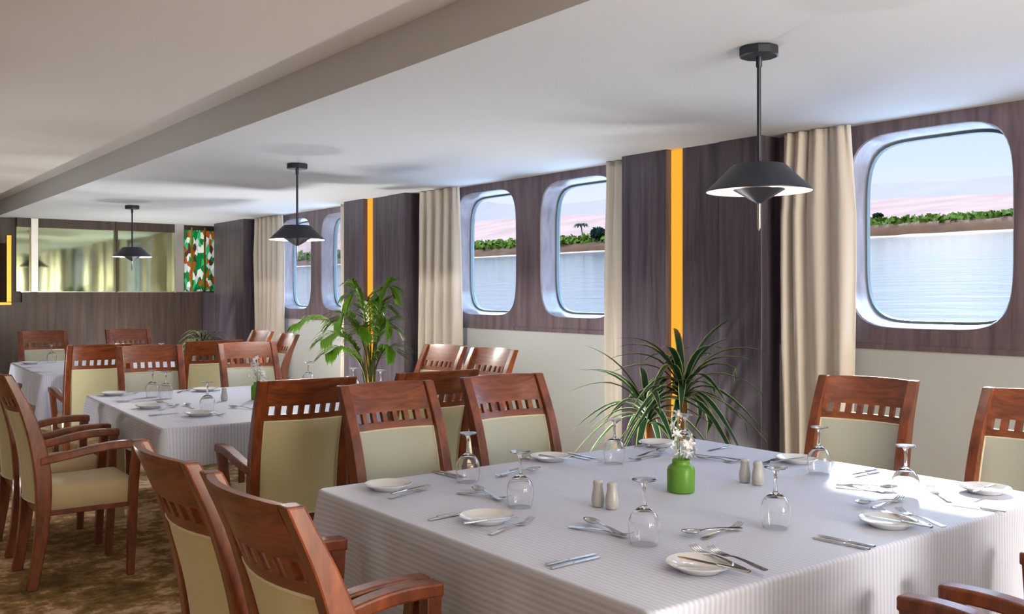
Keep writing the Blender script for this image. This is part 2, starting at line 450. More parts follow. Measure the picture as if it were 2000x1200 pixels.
# piers between the bays, dark veneer, with a recessed amber strip
def pier(name, y):
    mb = MB()
    mb.box(4.62, 5.3, y+.745, y+1.17, 0, CEIL)
    mb.box(4.675, 5.3, y+.33, y+.655, 0, CEIL)
    mb.box(4.655, 5.3, y, y+.33, 0, CEIL)
    mb.box(4.72, 5.3, y+.655, y+.745, 0, CEIL)
    return structure(mb.build(name, M['dark_wood'], bevel=.004, seg=1))
pier('trim_5', 3.615); pier('trim_6', 7.765); pier('trim_7', -.545)
structure(MB().box(4.66, 5.3, 11.78, 12.84, 0, CEIL).box(4.66, 5.3, 12.84, YB+.2, 0, 1.405).box(5.0, 5.3, 12.84, YB+.3, 1.405, CEIL).build('trim_8', M['dark_wood'], bevel=.004, seg=1))
for y, lab in ((3.615, 'glowing amber light strip set in the dark pier behind the variegated plant'),
               (7.765, 'glowing amber light strip in the dark pier behind the palm')):
    tag(MB().box(4.665, 4.72, y+.660, y+.742, .05, CEIL-.004).build('light_strip', M['amber']), lab, 'light strip', 'amber light strips')

# far wall: wainscot, mirror panes, posts, coloured glass
structure(MB().box(2.36, 4.655, YB, YB+.2, 0, 1.405).box(XL, 2.36, YB, YB+.2, 0, 1.28).build('wall_back', M['wains_wood']))
structure(MB().box(XL, 4.99, YB+.08, YB+.3, 1.28, CEIL_HI).build('wall_back_upper', M['wains_wood']))
structure(MB().box(2.34, 4.66, YB-.02, YB+.08, 1.405, 1.418).build('trim_9', M['chrome']))
structure(MB().box(2.30, 4.28, YB-.01, YB+.08, 2.235, CEIL).build('trim_10', M['wains_wood']))  # band modelled in place of the dark reflection across the mirror top
for x0, x1, lab in ((2.545, 3.485, 'wide olive mirror pane above the wainscot, between the chrome post and the dark joint'),
                    (3.515, 4.265, 'olive mirror pane behind the farthest pendant, beside the coloured glass'),
                    (2.30, 2.455, 'narrow olive mirror sliver left of the chrome post on the back wall')):
    tag(MB().box(x0, x1, YB+.03, YB+.05, 1.418, 2.235).build('mirror_pane', M['mirror']), lab, 'mirror', 'mirror panes on the back wall')
for x0, x1, m, lab in ((2.455, 2.545, 'chrome', 'polished metal post between mirror panes at the left of the back wall'),
                       (4.265, 4.395, 'chrome', 'broad polished metal post between the mirror and the coloured glass'),
                       (3.485, 3.515, 'wains_wood', 'thin dark upright joint between two mirror panes')):
    tag(MB().box(x0, x1, YB-.03, YB+.05, 1.405, CEIL).build('wall_post', M[m], bevel=.006), lab, 'post', 'posts on the back wall')
sg = empty('stained_glass_panel', (4.53, YB+.03, 1.42))
tag(sg, 'tall stained glass panel in green, white and orange beside the dark pier', 'stained glass')
MB().box(-.13, .46, 0, .02, 0, .86).build('coloured_pane', M['stained'], sg)
for bx in (-.015, .17): MB().box(bx-.012, bx+.012, -.015, 0, 0, .90).build('gold_bar', M['gold'], sg, bevel=.003)
# slanted end screen with a gold rim at the far left
es = empty('end_screen', (1.86, YB-.45, 0))
tag(es, 'low dark side screen with glowing amber glass and gold rim at far left', 'screen')
MB().box(-.9, .30, -.03, .03, 0, 1.25).build('panel', M['wains_wood'], es)
MB().box(-.9, .30, -.035, .035, 1.25, 1.285).build('rim', M['gold'], es, bevel=.004)
MB().box(.245, .30, -.03, .03, 1.285, 2.10).build('post', M['gold'], es, bevel=.004)
MB().box(-.9, .245, -.008, .008, 1.285, 2.0).build('glass', thin_glass('brown screen glass', (.45, .32, .16, 1), .0, .12, .35), es)

# ------------------------------------------------------------------ curtains
def curtain(y0, y1, folds, lab, top=.0, seed=1):
    rnd = random.Random(seed); n = folds*12; ph = [rnd.uniform(.7, 1.3) for _ in range(folds+2)]
    acc = [0]
    for k in range(n):
        acc.append(acc[-1] + ph[int(k/12)])
    tot = acc[-1]
    rows = []
    zs = [.03, .3, .7, 1.1, 1.5, 1.85, 2.1, 2.22, 2.30, 2.345]
    for z in zs:
        g = max(0, (z-1.9)/.45)
        row = []
        for k in range(n+1):
            u = acc[k]/tot
            a = .032*(1-.45*g) + .006*math.sin(5*u+z*1.7)
            a2 = 2*math.pi*folds*k/n/1.0
            x = 4.735 + a*math.cos(a2+.25*math.sin(z*2+seed)) + g*.010*math.cos(3*a2+1)
            y = y0 + (y1-y0)*(u if not top else u) + .010*math.sin(a2*1.0+z*1.3) + .018*math.sin(z*1.6+u*4+seed)*(1-g)
            cyy = (y0+y1)/2
            y = cyy + (y-cyy)*(1-.07*g)
            row.append((x, y, z))
        rows.append(row)
    mb = MB().rings(rows, caps=False, closed=False)
    o = mb.build('curtain', M['curtain'], smooth=80, solid=.004)
    return tag(o, lab, 'curtain', 'linen curtains')
curtain(3.06, 3.53, 4, 'beige linen curtain between the near window and the dark pier', seed=2)
curtain(4.80, 5.08, 3, 'narrow beige curtain beside the pier with the variegated plant', seed=3)
curtain(6.96, 7.66, 5, 'wide beige curtain behind the two window-side chairs of the middle table', seed=4)
curtain(8.90, 9.24, 3, 'slim beige curtain behind the palm, beside the second pier', seed=5)
curtain(10.74, 11.62, 6, 'beige curtain nearest the back wall, beside the farthest pier', seed=6)

# ------------------------------------------------------------------ pendant lamps
def make_pendant():
    r = empty('pendant_lamp')
    pr = [(.0, 0), (.072, 0), (.076, -.006), (.076, -.034), (.070, -.038), (.0, -.038)]
    MB().lathe(pr, 10).build('canopy', M['black'], r, smooth=25)
    MB().lathe([(.012, -.036), (.012, -.075), (.008, -.08), (.008, -.47)], 12).build('rod', M['black'], r, smooth=40)
    sh = MB().lathe([(.0, -.452), (.098, -.455), (.104, -.460), (.202, -.556), (.202, -.560)], 48).build('shade', M['black'], r, smooth=35)
    MB().lathe([(.200, -.559), (.100, -.466), (.0, -.462)], 48).build('lining', M['lamp_white'], sh, smooth=35)
    MB().lathe([(.0, -.548), (.095, -.548), (.098, -.552), (.018, -.600), (.008, -.606), (.0, -.606)], 32).build('inner_cone', M['black'], r, smooth=35)
    MB().lathe([(.007, -.600), (.0065, -.700), (.0, -.712)], 10).build('spike', M['chrome'], r, smooth=40)
    return r
pend = Kind(make_pendant())
for y, lab in ((2.33, 'large near black pendant lamp hanging over the near table'),
               (6.51, 'black pendant lamp hanging over the middle table'),
               (10.72, 'small far black pendant lamp hanging before the mirror')):
    pend.put((2.985, y, CEIL), 0, lab, 'pendant lamps in a row', 'pendant lamp')
    for k in range(3):
        a = 2*math.pi*k/3+.4
        L = bpy.data.lights.new('pendant bulb', 'POINT'); L.energy = 1.1 if y < 4 else (36 if y < 8 else 26); L.color = (1, .93, .86) if y > 4 else (1, .82, .70); L.shadow_soft_size = .012
        lo = bpy.data.objects.new('pendant bulb', L); col.objects.link(lo)
        lo.location = (2.985+.09*math.cos(a), y+.09*math.sin(a), CEIL-.525)

# ------------------------------------------------------------------ chairs
LEAN = [(-.235, 0), (-.20, .22), (-.185, .45), (-.205, .65), (-.262, .85), (-.34, 1.02)]
def lean(z):
    for (a, z0), (b, z1) in zip(LEAN, LEAN[1:]):
        if z <= z1: return a + (b-a)*(z-z0)/(z1-z0)
    return LEAN[-1][0]
LS = [(p.x, p.y) for p in spline([(y, z, 0) for y, z in LEAN], 4)]
def lean(z):
    for (a, z0), (b, z1) in zip(LS, LS[1:]):
        if z <= z1: return a + (b-a)*(z-z0)/max(1e-6, z1-z0)
    return LS[-1][0]
BUL = .042
def bcurve(x, z): return lean(z) - BUL*(1-(x/.205)**2)

def make_chair():
    r = empty('dining_chair')
    for s in (-1, 1):          # rear legs run up as the back posts
        rings = []
        for y, z in LS:
            d = .024 + .012*math.exp(-((z-.55)/.3)**2) - .006*max(0, (z-.8)/.22)
            w = .022
            x = s*(.203 + .0*z)
            rings.append([(x-w, y-d, z), (x+w, y-d, z), (x+w, y+d, z), (x-w, y+d, z)])
        MB().rings(rings).build('leg', M['chair_wood'], r, bevel=.005)
    for s in (-1, 1):          # front legs run up as the arm supports
        rings = []
        for z, x, y, w in ((0, .213, .205, .017), (.2, .213, .212, .020), (.42, .216, .218, .022), (.55, .226, .226, .021), (.641, .2345, .2345, .022)):
            rings.append([(s*x-w, y-w, z), (s*x+w, y-w, z), (s*x+w, y+w, z), (s*x-w, y+w, z)])
        MB().rings(rings).build('leg', M['chair_wood'], r, bevel=.004)
    for s in (-1, 1):
        path = spline([(.206, -.205, .602), (.222, -.09, .622), (.234, .06, .648), (.237, .16, .655), (.236, .262, .650)], 5)
        rings = []
        for k, p in enumerate(path):
            w, h = .022+.004*min(1, k/10), .019
            rings.append([(s*(p.x-w), p.y, p.z-h), (s*(p.x+w), p.y, p.z-h), (s*(p.x+w), p.y, p.z+h), (s*(p.x-w), p.y, p.z+h)])
        MB().rings(rings if s > 0 else [q[::-1] for q in rings]).build('armrest', M['rail_wood'] if False else M['chair_wood'], r, bevel=.007)
    # pierced top rail
    hx = [-.181]
    pitch, hw = .0505, .0145
    for k in range(-3, 4): hx += [k*pitch-hw, k*pitch+hw]
    hx.append(.181)
    hz = [.835, .862, .902, .93, .96, .99, 1.008, 1.018]
    th = .011; cols = len(hx)-1; rws = len(hz)-1
    solid = lambda i, j: 0 <= i < cols and 0 <= j < rws and not (j == 1 and i % 2 == 1)
    mb = MB(); idx = {}
    def vid(i, j, sd):
        if (i, j, sd) not in idx:
            x, z = hx[i], hz[j]; yy = bcurve(x, z) + sd*th*(1 if j < rws else .8)
            idx[(i, j, sd)] = len(mb.v); mb.v.append((x, yy, z + (.004*(1-(x/.18)**2) if j == rws else 0)))
        return idx[(i, j, sd)]
    for i in range(cols):
        for j in range(rws):
            if not solid(i, j): continue
            a, b, c, d = (i, j), (i+1, j), (i+1, j+1), (i, j+1)
            mb.f.append(tuple(vid(*q, 1) for q in (b, a, d, c)))
            mb.f.append(tuple(vid(*q, -1) for q in (a, b, c, d)))
            for (di, dj, p, q) in ((-1, 0, d, a), (1, 0, b, c), (0, -1, a, b), (0, 1, c, d)):
                if not solid(i+di, j+dj):
                    mb.f.append((vid(*p, -1), vid(*p, 1), vid(*q, 1), vid(*q, -1))[::-1])
    mb.build('top_rail', M['rail_wood'], r, smooth=40)
    # padded back: front pad and the cloth panel behind it
    def pad(sd, mat, name, puff, off):
        n, m = 14, 16; mb = MB(); g = []
        z0, z1, hw_ = .40, .832, .180
        for j in range(m+1):
            row = []
            for i in range(n+1):
                u, v = 2*i/n-1, 2*j/m-1
                u2 = math.copysign(abs(u)**.75, u); v2 = math.copysign(abs(v)**.75, v)
                x, z = u2*hw_, (z0+z1)/2 + v2*(z1-z0)/2
                e = (1-abs(u2)**6)*(1-abs(v2)**6)
                row.append((x, bcurve(x, z) + sd*(off + puff*e), z))
            g.append(row)
        rim = [(x, bcurve(x, z), z) for x, z in ()]
        mb.rings(g, caps=False, closed=False)
        k = len(mb.v)
        # skirt closing the pad towards the middle of the back
        edge = [g[0][i] for i in range(n+1)] + [g[j][n] for j in range(1, m+1)] + [g[m][i] for i in range(n-1, -1, -1)] + [g[j][0] for j in range(m-1, 0, -1)]
        mb.rings([edge, [(x, bcurve(x, z), z) for x, y, z in edge]], caps=False)
        o = mb.build(name, mat, r, smooth=50)
        tb = [(x, y+sd*.001, z) for x, y, z in edge] + [edge[0]]
        MB().tube(tb, .0042, 6).build('piping', M['piping'], o, smooth=60)
        return o
    pad(1, M['fabric'], 'backrest', .014, .010)
    pad(-1, M['back_fabric'], 'back_panel', .006, .009)
    # seat
    g = []; n = 10
    mb = MB()
    for z, gr in ((.355, -.004), (.36, 0), (.44, .006), (.462, -.002), (.474, -.022), (.481, -.07), (.484, -.14)):
        ring = []
        pts = [(-.178, -.185), (.178, -.185), (.207, .245), (-.207, .245)]
        for k in range(4):
            (xa, ya), (xb, yb) = pts[k], pts[(k+1) % 4]
            for j in range(n):
                t = j/n; x, y = xa+(xb-xa)*t, ya+(yb-ya)*t
                c = abs(2*t-1)**8*.008
                L = math.hypot(x, y-.03)
                f = (L+gr-c)/L
                ring.append((x*f, .03+(y-.03)*f, z))
        g.append(ring)
    mb.rings(g); mb.build('seat', M['seat_fabric'], r, smooth=60)
    mb = MB()
    mb.box(-.18, .18, -.195, -.172, .33, .40)
    mb.box(-.19, .19, .205, .228, .34, .362); mb.box(-.212, -.192, -.18, .21, .34, .362); mb.box(.192, .212, -.18, .21, .34, .362)
    mb.build('seat_frame', M['chair_wood'], r, bevel=.002, seg=1)
    return r
chair = Kind(make_chair())
def put_chair(bx, by, deg, label, group):
    """bx, by = middle of the top of the back"""
    t = R(deg); fx, fy = -math.sin(t), math.cos(t)
    return chair.put((bx+fx*.34, by+fy*.34, 0), t, label, group, 'chair')
g1, g2, g3 = 'chairs around the near table', 'chairs around the middle table', 'chairs around the far table'
put_chair(2.005, 3.495, 180, 'wooden armchair behind the near table, left of the pair facing us', g1)
put_chair(2.615, 3.495, 178, 'wooden armchair behind the near table, directly left of the variegated plant', g1)
put_chair(3.84, 2.40, 99, 'wooden armchair by the near window wall, angled beside the curtain', g1)
put_chair(3.84, 1.655, 90, 'wooden armchair under the near window, cut by the right picture edge', g1)
put_chair(.72, 2.335, -91, 'wooden armchair seen from behind at the near table, the farther of two', g1)
put_chair(.715, 1.79, -90, 'wooden armchair seen from behind in the bottom foreground at the near table', g1)
put_chair(1.935, .645, 2, 'armchair at the bottom right corner, showing its shiny right arm', g1)
put_chair(2.568, .645, 2, 'armchair at the bottom right corner, the farther of two shiny arms', g1)
put_chair(1.835, 3.885, -6, 'armchair with olive back turned to us at the front of the middle table', g2)
put_chair(2.52, 3.88, -4, 'armchair half hidden behind the near table chairs, its olive back to us', g2)
put_chair(.81, 5.11, -91, 'armchair in profile at the left edge with its tan seat in full view', g2)
put_chair(.83, 5.80, -90, 'armchair cut by the left picture edge, beyond the one with tan seat', g2)
put_chair(2.07, 7.0, 172, 'armchair facing us behind the middle table, behind the two goblets', g2)
put_chair(2.79, 6.99, 176, 'armchair facing us behind the middle table, behind the white flowers', g2)
put_chair(3.80, 5.76, 97, 'armchair by the window wall in front of the wide curtain', g2)
put_chair(3.84, 5.22, 96, 'armchair by the window wall, right of the one before the curtain', g2)
put_chair(1.83, 7.40, -3, 'armchair with olive back to us at the far table, beside its cloth corner', g3)
put_chair(2.70, 7.42, -2, 'armchair with warm lit back between two chairs facing us', g3)
put_chair(2.03, 10.38, 178, 'armchair against the back wainscot behind the far table, the left one', g3)
put_chair(2.84, 10.36, 178, 'armchair against the back wainscot behind the far table, the right one', g3)
put_chair(3.77, 9.02, 92, 'armchair before the farthest curtain, only its top rail visible', g3)
put_chair(3.70, 8.22, 84, 'armchair between the farthest curtain and the palm, pale pad visible', g3)
put_chair(.90, 8.72, -90, 'armchair at the far table whose arm peeks past the left foreground chair', g3)

# ------------------------------------------------------------------ tables and cloths
TT = .755
def table(x0, x1, y0, y1, rz, drop, lab, clab, seed):
    cx, cy = (x0+x1)/2, (y0+y1)/2; w, d = (x1-x0)/2, (y1-y0)/2
    t = empty('dining_table', (cx, cy, 0), R(rz)); tag(t, lab, 'table', 'dining tables')
    MB().box(-w+.012, w-.012, -d+.012, d-.012, .705, TT-.004).build('tabletop', M['table_paint'], t, bevel=.004)
    MB().box(-w+.12, w-.12, -d+.12, d-.12, .62, .705).build('apron', M['table_paint'], t, bevel=.004)
    for sx in (-1, 1):
        for sy in (-1, 1):
            MB().box(sx*(w-.16)-.035, sx*(w-.16)+.035, sy*(d-.16)-.035, sy*(d-.16)+.035, 0, .62).build('leg', M['table_paint'], t, bevel=.005)
    # cloth: a ring around the rounded rectangle, skinned downwards
    rc = .03; per = []
    def edge(xa, ya, xb, yb, nx, ny, n):
        for k in range(n):
            q = k/n; per.append((xa+(xb-xa)*q, ya+(yb-ya)*q, nx, ny))
    def corner(ccx, ccy, a0):
        for k in range(6):
            a = a0 + math.pi/2*k/6; per.append((ccx+rc*math.cos(a), ccy+rc*math.sin(a), math.cos(a), math.sin(a)))
    N = 70
    edge(w, -d+rc, w, d-rc, 1, 0, N); corner(w-rc, d-rc, 0)
    edge(w-rc, d, -w+rc, d, 0, 1, N); corner(-w+rc, d-rc, math.pi/2)
    edge(-w, d-rc, -w, -d+rc, -1, 0, N); corner(-w+rc, -d+rc, math.pi)
    edge(-w+rc, -d, w-rc, -d, 0, -1, N); corner(w-rc, -d+rc, 1.5*math.pi)
    rnd = random.Random(seed); p1, p2 = rnd.uniform(0, 6), rnd.uniform(0, 6)
    fr = [-.012, -.008, -.003, 0, 0] + [0]*11
    ts = [0, .0005, .003, .009, .016] + [.016 + (1-.016)*(k/10)**1.0 for k in range(1, 12)]
    ts = ts[:5] + [k/11 for k in range(1, 12)]
    rings, us = [], []
    for ri, tt in enumerate(ts):
        ring, uu = [], []
        for (x, y, nx, ny) in per:
            dc = min(math.hypot(x-sx*w, y-sy*d) for sx in (-1, 1) for sy in (-1, 1))
            cn = math.exp(-(dc/.13)**2); cn2 = math.exp(-((dc-.17)/.09)**2)
            if ri < 5: t_, off = tt, fr[ri]
            else:
                t_ = .016 + (drop*(1+.30*cn)-.016)*tt
                s_ = x*7+y*9
                off = t_*(.16*cn - .08*cn2) + .004*tt*math.sin(s_*1.6+p1) + .003*tt*math.sin(s_*3.7+p2)
            ring.append((x+nx*off, y+ny*off, TT-t_)); uu.append((x+nx*t_, y+ny*t_))
        rings.append(ring); us.append(uu)
    mb = MB(); n = len(per)
    for r_ in rings: mb.v += r_
    for a in range(len(rings)-1):
        for k in range(n):
            k2 = (k+1) % n
            mb.uv[len(mb.f)] = [us[a][k], us[a+1][k], us[a+1][k2], us[a][k2]]
            mb.f.append((a*n+k, (a+1)*n+k, (a+1)*n+k2, a*n+k2))
    mb.uv[len(mb.f)] = us[0]; mb.f.append(tuple(range(n)))
    c = mb.build('tablecloth', M['cloth'], smooth=50)
    c.location = (cx, cy, 0); c.rotation_euler = (0, 0, R(rz))
    tag(c, clab, 'tablecloth', 'white striped tablecloths')
table(1.38, 3.19, 1.34, 2.87, 0, .34, 'near dining table hidden under the large white cloth in the foreground',
      'large white striped tablecloth on the near table in the foreground', 1)
table(1.445, 3.14, 4.525, 6.33, -2.6, .19, 'middle dining table with cream legs under a white cloth',
      'white tablecloth on the middle table, one sharp corner hanging towards us', 2)
table(1.60, 3.06, 8.05, 9.72, -2.0, .27, 'far dining table under a white cloth by the back wall',
      'white tablecloth on the far table, peeking past the left edge chairs', 3)

# ------------------------------------------------------------------ tableware kinds
def make_goblet():
    r = empty('wine_goblet')       # stands upside down on its rim
    b = [(.0345, 0), (.0375, .012), (.0400, .030), (.0410, .048), (.0395, .062), (.034, .075), (.025, .086), (.014, .094), (.0070, .0985), (.0, .0995)]
    inn = [(max(0, r_-.0012), z_-.0012*(1 if z_ > .06 else .4)*(z_ > .02)) for r_, z_ in b[:-3]] + [(.010, .0905), (.0, .0925)]
    mb = MB().lathe(inn[::-1] + [(.0345, 0)] + b[1:], 36); mb.build('bowl', M['stem_glass'], r, smooth=60)
    st = [(.0, .0985), (.0072, .0985), (.0060, .102), (.0050, .110), (.0044, .130), (.0052, .150), (.010, .158), (.0, .158)]
    MB().lathe(st, 16).build('stem', M['stem_glass'], r, smooth=60)
    ft = [(.0, .1585), (.010, .1585), (.030, .163), (.0315, .1645), (.030, .1665), (.0, .1665)]
    MB().lathe(ft, 32).build('foot', M['stem_glass'], r, smooth=40)
    return r
def make_plate():
    pr = [(.0, .002), (.045, .002), (.047, 0), (.050, 0), (.056, .006), (.077, .016), (.0785, .0185), (.0765, .0195), (.055, .0105), (.048, .006), (.0, .0055)]
    return MB().lathe(pr, 48).build('bread_plate', M['porcelain'], smooth=35)
def make_fork():
    r = empty('fork')
    h = [(0, .0072, .001), (.004, .0085, .001), (.03, .0078, .0025), (.07, .0048, .006), (.10, .0034, .0065), (.118, .0034, .005), (.126, .006, .0032), (.134, .0112, .0022), (.142, .0120, .0018)]
    MB().strip(h, .0022).build('handle', M['steel'], r, smooth=50)
    mb = MB()
    for k in range(4):
        x = -.00975+.0065*k
        rows = [(.140, .0021, .0018), (.155, .0019, .0025), (.175, .0017, .0065), (.190, .0012, .0125)]
        mb.rings([[(x-w, y, z), (x+w, y, z), (x+w, y, z+.0018), (x-w, y, z+.0018)] for y, w, z in rows])
    mb.build('tines', M['steel'], r, smooth=50)
    return r
def make_spoon():
    r = empty('spoon')
    h = [(0, .0072, .001), (.004, .0085, .001), (.03, .0078, .0025), (.07, .0048, .007), (.105, .0034, .0085), (.124, .0036, .0075), (.132, .006, .0072)]
    MB().strip(h, .0022).build('handle', M['steel'], r, smooth=50)
    mb = MB(); rows = []
    for j in range(11):
        t = j/10; y = .128+.062*t
        w = .0195*math.sqrt(max(0.01, 1-(2*t-.95)**2*.98)) if 0 < t < 1 else .005
        row = []
        for i in range(9):
            u = 2*i/8-1
            dz = .0095*(1-(2*t-1)**2)*(1-u*u)
            row.append((u*w, y, .0095+.003*t-dz))
        rows.append(row)
    mb.rings(rows, caps=False, closed=False)
    mb.build('bowl', M['steel'], r, smooth=70, solid=.0014)
    return r
def make_knife():
    r = empty('knife')
    h = [(0, .0075, 0), (.004, .0090, 0), (.05, .0084, 0), (.092, .0062, 0), (.098, .0050, .001)]
    MB().strip(h, .0065).build('handle', M['steel'], r, bevel=.002)
    b = [(.097, .0050, .002), (.110, .0076, .002), (.17, .0085, .002), (.20, .0078, .002), (.213, .0052, .002), (.219, .0015, .002)]
    MB().strip(b, .0016).build('blade', M['steel'], r)
    return r
def make_shaker():
    r = empty('salt_shaker')
    MB().lathe([(.0, 0), (.0165, 0), (.0185, .003), (.0205, .018), (.0200, .030), (.0165, .047), (.0145, .058), (.0152, .068), (.0150, .072)], 28).build('body', M['ceramic'], r, smooth=50)
    MB().lathe([(.0150, .0722), (.0140, .076), (.010, .0785), (.0, .079)], 28).build('cap', M['ceramic'], r, smooth=50)
    return r
def make_vase():
    r = empty('flower_vase')
    v = MB().lathe([(.0, .003), (.040, .003), (.043, .001), (.0445, .006), (.0450, .070), (.042, .080), (.036, .085), (.0300, .088), (.0285, .091), (.0285, .100), (.0300, .103), (.0275, .104), (.0260, .098), (.0262, .088), (.036, .080), (.0405, .072), (.0405, .010), (.0, .010)], 40).build('jar', M['vase'], r, smooth=45)
    return r
def make_flowers():
    r = empty('flower_spray')
    rnd = random.Random(11); stems = MB(); pet = MB()
    tips = [(.0, .012, .245), (-.028, .005, .185), (.030, -.008, .175), (.012, .028, .205), (-.012, -.024, .155), (.045, .012, .135), (-.048, -.006, .125), (.022, -.034, .13)]
    for t in tips:
        base = (t[0]*.2, t[1]*.2, .022)
        mid = (t[0]*.28, t[1]*.28, .108)
        stems.tube(spline([base, mid, t], 4), .0013, 5)
        for f in range(2 if t[2] > .15 else 1):
            c = Vector(t) - Vector((t[0]*.15*f, t[1]*.1*f, .032*f)) + Vector((rnd.uniform(-.008, .008), rnd.uniform(-.008, .008), 0))
            ax = Vector((rnd.uniform(-1, 1), rnd.uniform(-1, 1), rnd.uniform(-.2, 1))).normalized()
            u = ax.orthogonal().normalized(); w = ax.cross(u)
            for k in range(6):
                a = 2*math.pi*k/6 + rnd.uniform(-.2, .2); d = u*math.cos(a)+w*math.sin(a)
                L = rnd.uniform(.019, .026)
                pts = [c, c+d*L*.35+ax*.006, c+d*L*.75+ax*.007, c+d*L+ax*.001]
                pet.ribbon(pts, [.0012, .0048, .0042, .0005], normal=ax, fold=.25)
    stems.build('stems', M['flower_stem'], r, smooth=60)
    pet.build('petals', M['flower'], r)
    return r
goblet, fork, spoon, knife, shaker = (Kind(f()) for f in (make_goblet, make_fork, make_spoon, make_knife, make_shaker))
plate, vase, flowers = Kind(make_plate()), Kind(make_vase()), Kind(make_flowers())
ZT = TT+.0015

def lay(kind, L, a, b, label, group, cat, z=ZT, sc_=None, tilt=0, roll=0):
    """lay a piece of cutlery: a = handle end, b = tip, both as seen pixels"""
    pa, pb = at(*a, z), at(*b, z); d = (pb-pa); d.z = 0; d.normalize(); m = (pa+pb)/2
    LL = L*(sc_ or 1)
    p = m - d*LL/2
    kind.put((p.x, p.y, z), math.atan2(-d.x, d.y), label, group, cat, rx=tilt, ry=roll, sc_=sc_)
def Kn(a, b, w, g, **k): lay(knife, .219, a, b, w, g, 'knife', **k)
def Fk(a, b, w, g, **k): lay(fork, .190, a, b, w, g, 'fork', **k)
def Sp(a, b, w, g, **k): lay(spoon, .190, a, b, w, g, 'spoon', **k)
def Gl(p, w, g): goblet.put(at(*p, ZT), 0, w, g, 'glass')
def Pl(p, w, g): plate.put(at(*p, ZT), 0, w, g, 'plate')

N_ = 'near table'
GG, PG, KG, FG, SG = ('goblets on the near table', 'bread plates on the near table', 'knives on the near table', 'forks on the near table', 'spoons on the near table')
# goblets
for p, w in (((914, 941), 'upturned wine glass nearest the left rear chair, beside the knives'),
             ((1016, 990), 'upturned wine glass left of the salt and pepper on the near table'),
             ((1200, 905), 'upturned wine glass standing at the rear of the near table, left of the vase'),
             ((1258, 1063), 'upturned wine glass in front of the green vase on the near table'),
             ((1338, 893), 'upturned wine glass directly behind the white flowers in the green vase'),
             ((1515, 1031), 'upturned wine glass right of the vase, beside the two dark knives'),
             ((1600, 925), 'upturned wine glass in front of the angled window-side armchair'),
             ((1769, 974), 'upturned wine glass in the sunny patch of the near table')):
    Gl(p, w, GG)
for p, w in (((758, 955), 'white bread plate at the left rear corner of the near table'),
             ((951, 1019), 'white bread plate beside the long knife on the near table\'s left edge'),
             ((1075, 899), 'white bread plate before the armchair left of the variegated plant'),
             ((1366, 1113), 'white bread plate at the front of the near table, two forks on it'),
             ((1735, 1027), 'sunlit white bread plate with forks, right of the dark knives'),
             ((1924, 962), 'sunlit white bread plate nearest the right picture edge'),
             ((1556, 903), 'white bread plate just left of the glass by the curtain chair'),
             ((1284, 871), 'white bread plate at the near table\'s rear corner behind the vase')):
    Pl(p, w, PG)
zp = ZT+.021
# left edge, rear place
Kn((769, 965), (826, 951), 'small butter knife lying across the left rear bread plate', KG, z=zp, sc_=.72)
Fk((737, 981), (859, 949), 'fork in front of the left rear bread plate', FG)
Sp((986, 981), (916, 952), 'dessert spoon crossed with a fork, left of the second wine glass', SG, z=ZT+.004)
Fk((903, 966), (984, 976), 'dessert fork crossed under a spoon, left of the second wine glass', FG)
Kn((830, 1019), (962, 994), 'long knife beside the bread plate on the near table\'s left edge', KG)
Kn((852, 1012), (975, 991), 'second long knife just behind another, near table\'s left edge', KG)
# left edge, front place
Kn((905, 1024), (1012, 1011), 'butter knife across the bread plate in the middle of the left edge', KG, z=zp, sc_=.78)
Fk((936, 1053), (1058, 1013), 'fork in front of the middle bread plate on the left edge', FG)
Sp((1226, 1051), (1138, 1017), 'dessert spoon crossed with a fork, left of the front wine glass', SG, z=ZT+.004)
Fk((1124, 1033), (1222, 1049), 'dessert fork crossed under a spoon, left of the front wine glass', FG)
Kn((1064, 1106), (1203, 1075), 'upper of two bright parallel knives at the near table\'s front left edge', KG)
Kn((1076, 1112), (1207, 1081), 'lower of two bright parallel knives at the near table\'s front left edge', KG)
# rear edge, left chair
Kn((843, 922), (918, 941), 'knife beside the leftmost wine glass, the outer of two', KG)
Kn((858, 922), (930, 938), 'knife behind the leftmost wine glass, the inner of two', KG)
Fk((1022, 913), (964, 938), 'dessert fork behind the second wine glass on the near table', FG)
Sp((968, 931), (1056, 919), 'dessert spoon behind the second wine glass, crossed with a fork', SG, z=ZT+.004)
Kn((1056, 891), (1120, 899), 'butter knife on the bread plate before the rear right armchair', KG, z=zp, sc_=.75)
Fk((1060, 884), (1012, 906), 'fork left of the bread plate before the rear right armchair', FG)
# rear edge, right chair
Kn((1108, 890), (1167, 902), 'bright knife left of the third wine glass, the nearer of two', KG)
Kn((1118, 888), (1178, 899), 'bright knife left of the third wine glass, the farther of two', KG)
Fk((1298, 889), (1222, 904), 'dessert fork right of the third wine glass on the near table', FG)
Sp((1235, 895), (1312, 879), 'dessert spoon right of the third wine glass, crossing a fork', SG, z=ZT+.004)
Kn((1240, 875), (1300, 868), 'butter knife on the bread plate at the near table\'s rear corner', KG, z=zp, sc_=.75)
# window edge, rear chair
Kn((1428, 873), (1362, 886), 'dark knife behind the green vase near the table\'s rear edge', KG)
Fk((1368, 894), (1440, 906), 'dessert fork between the vase and the right salt shaker', FG)
Sp((1432, 899), (1372, 896), 'dessert spoon between the vase and the right salt shaker', SG, z=ZT+.004)
Fk((1540, 893), (1474, 912), 'fork behind the right pepper shaker on the near table', FG)
Kn((1500, 904), (1576, 894), 'butter knife on the plate by the curtain chair', KG, z=zp, sc_=.8)
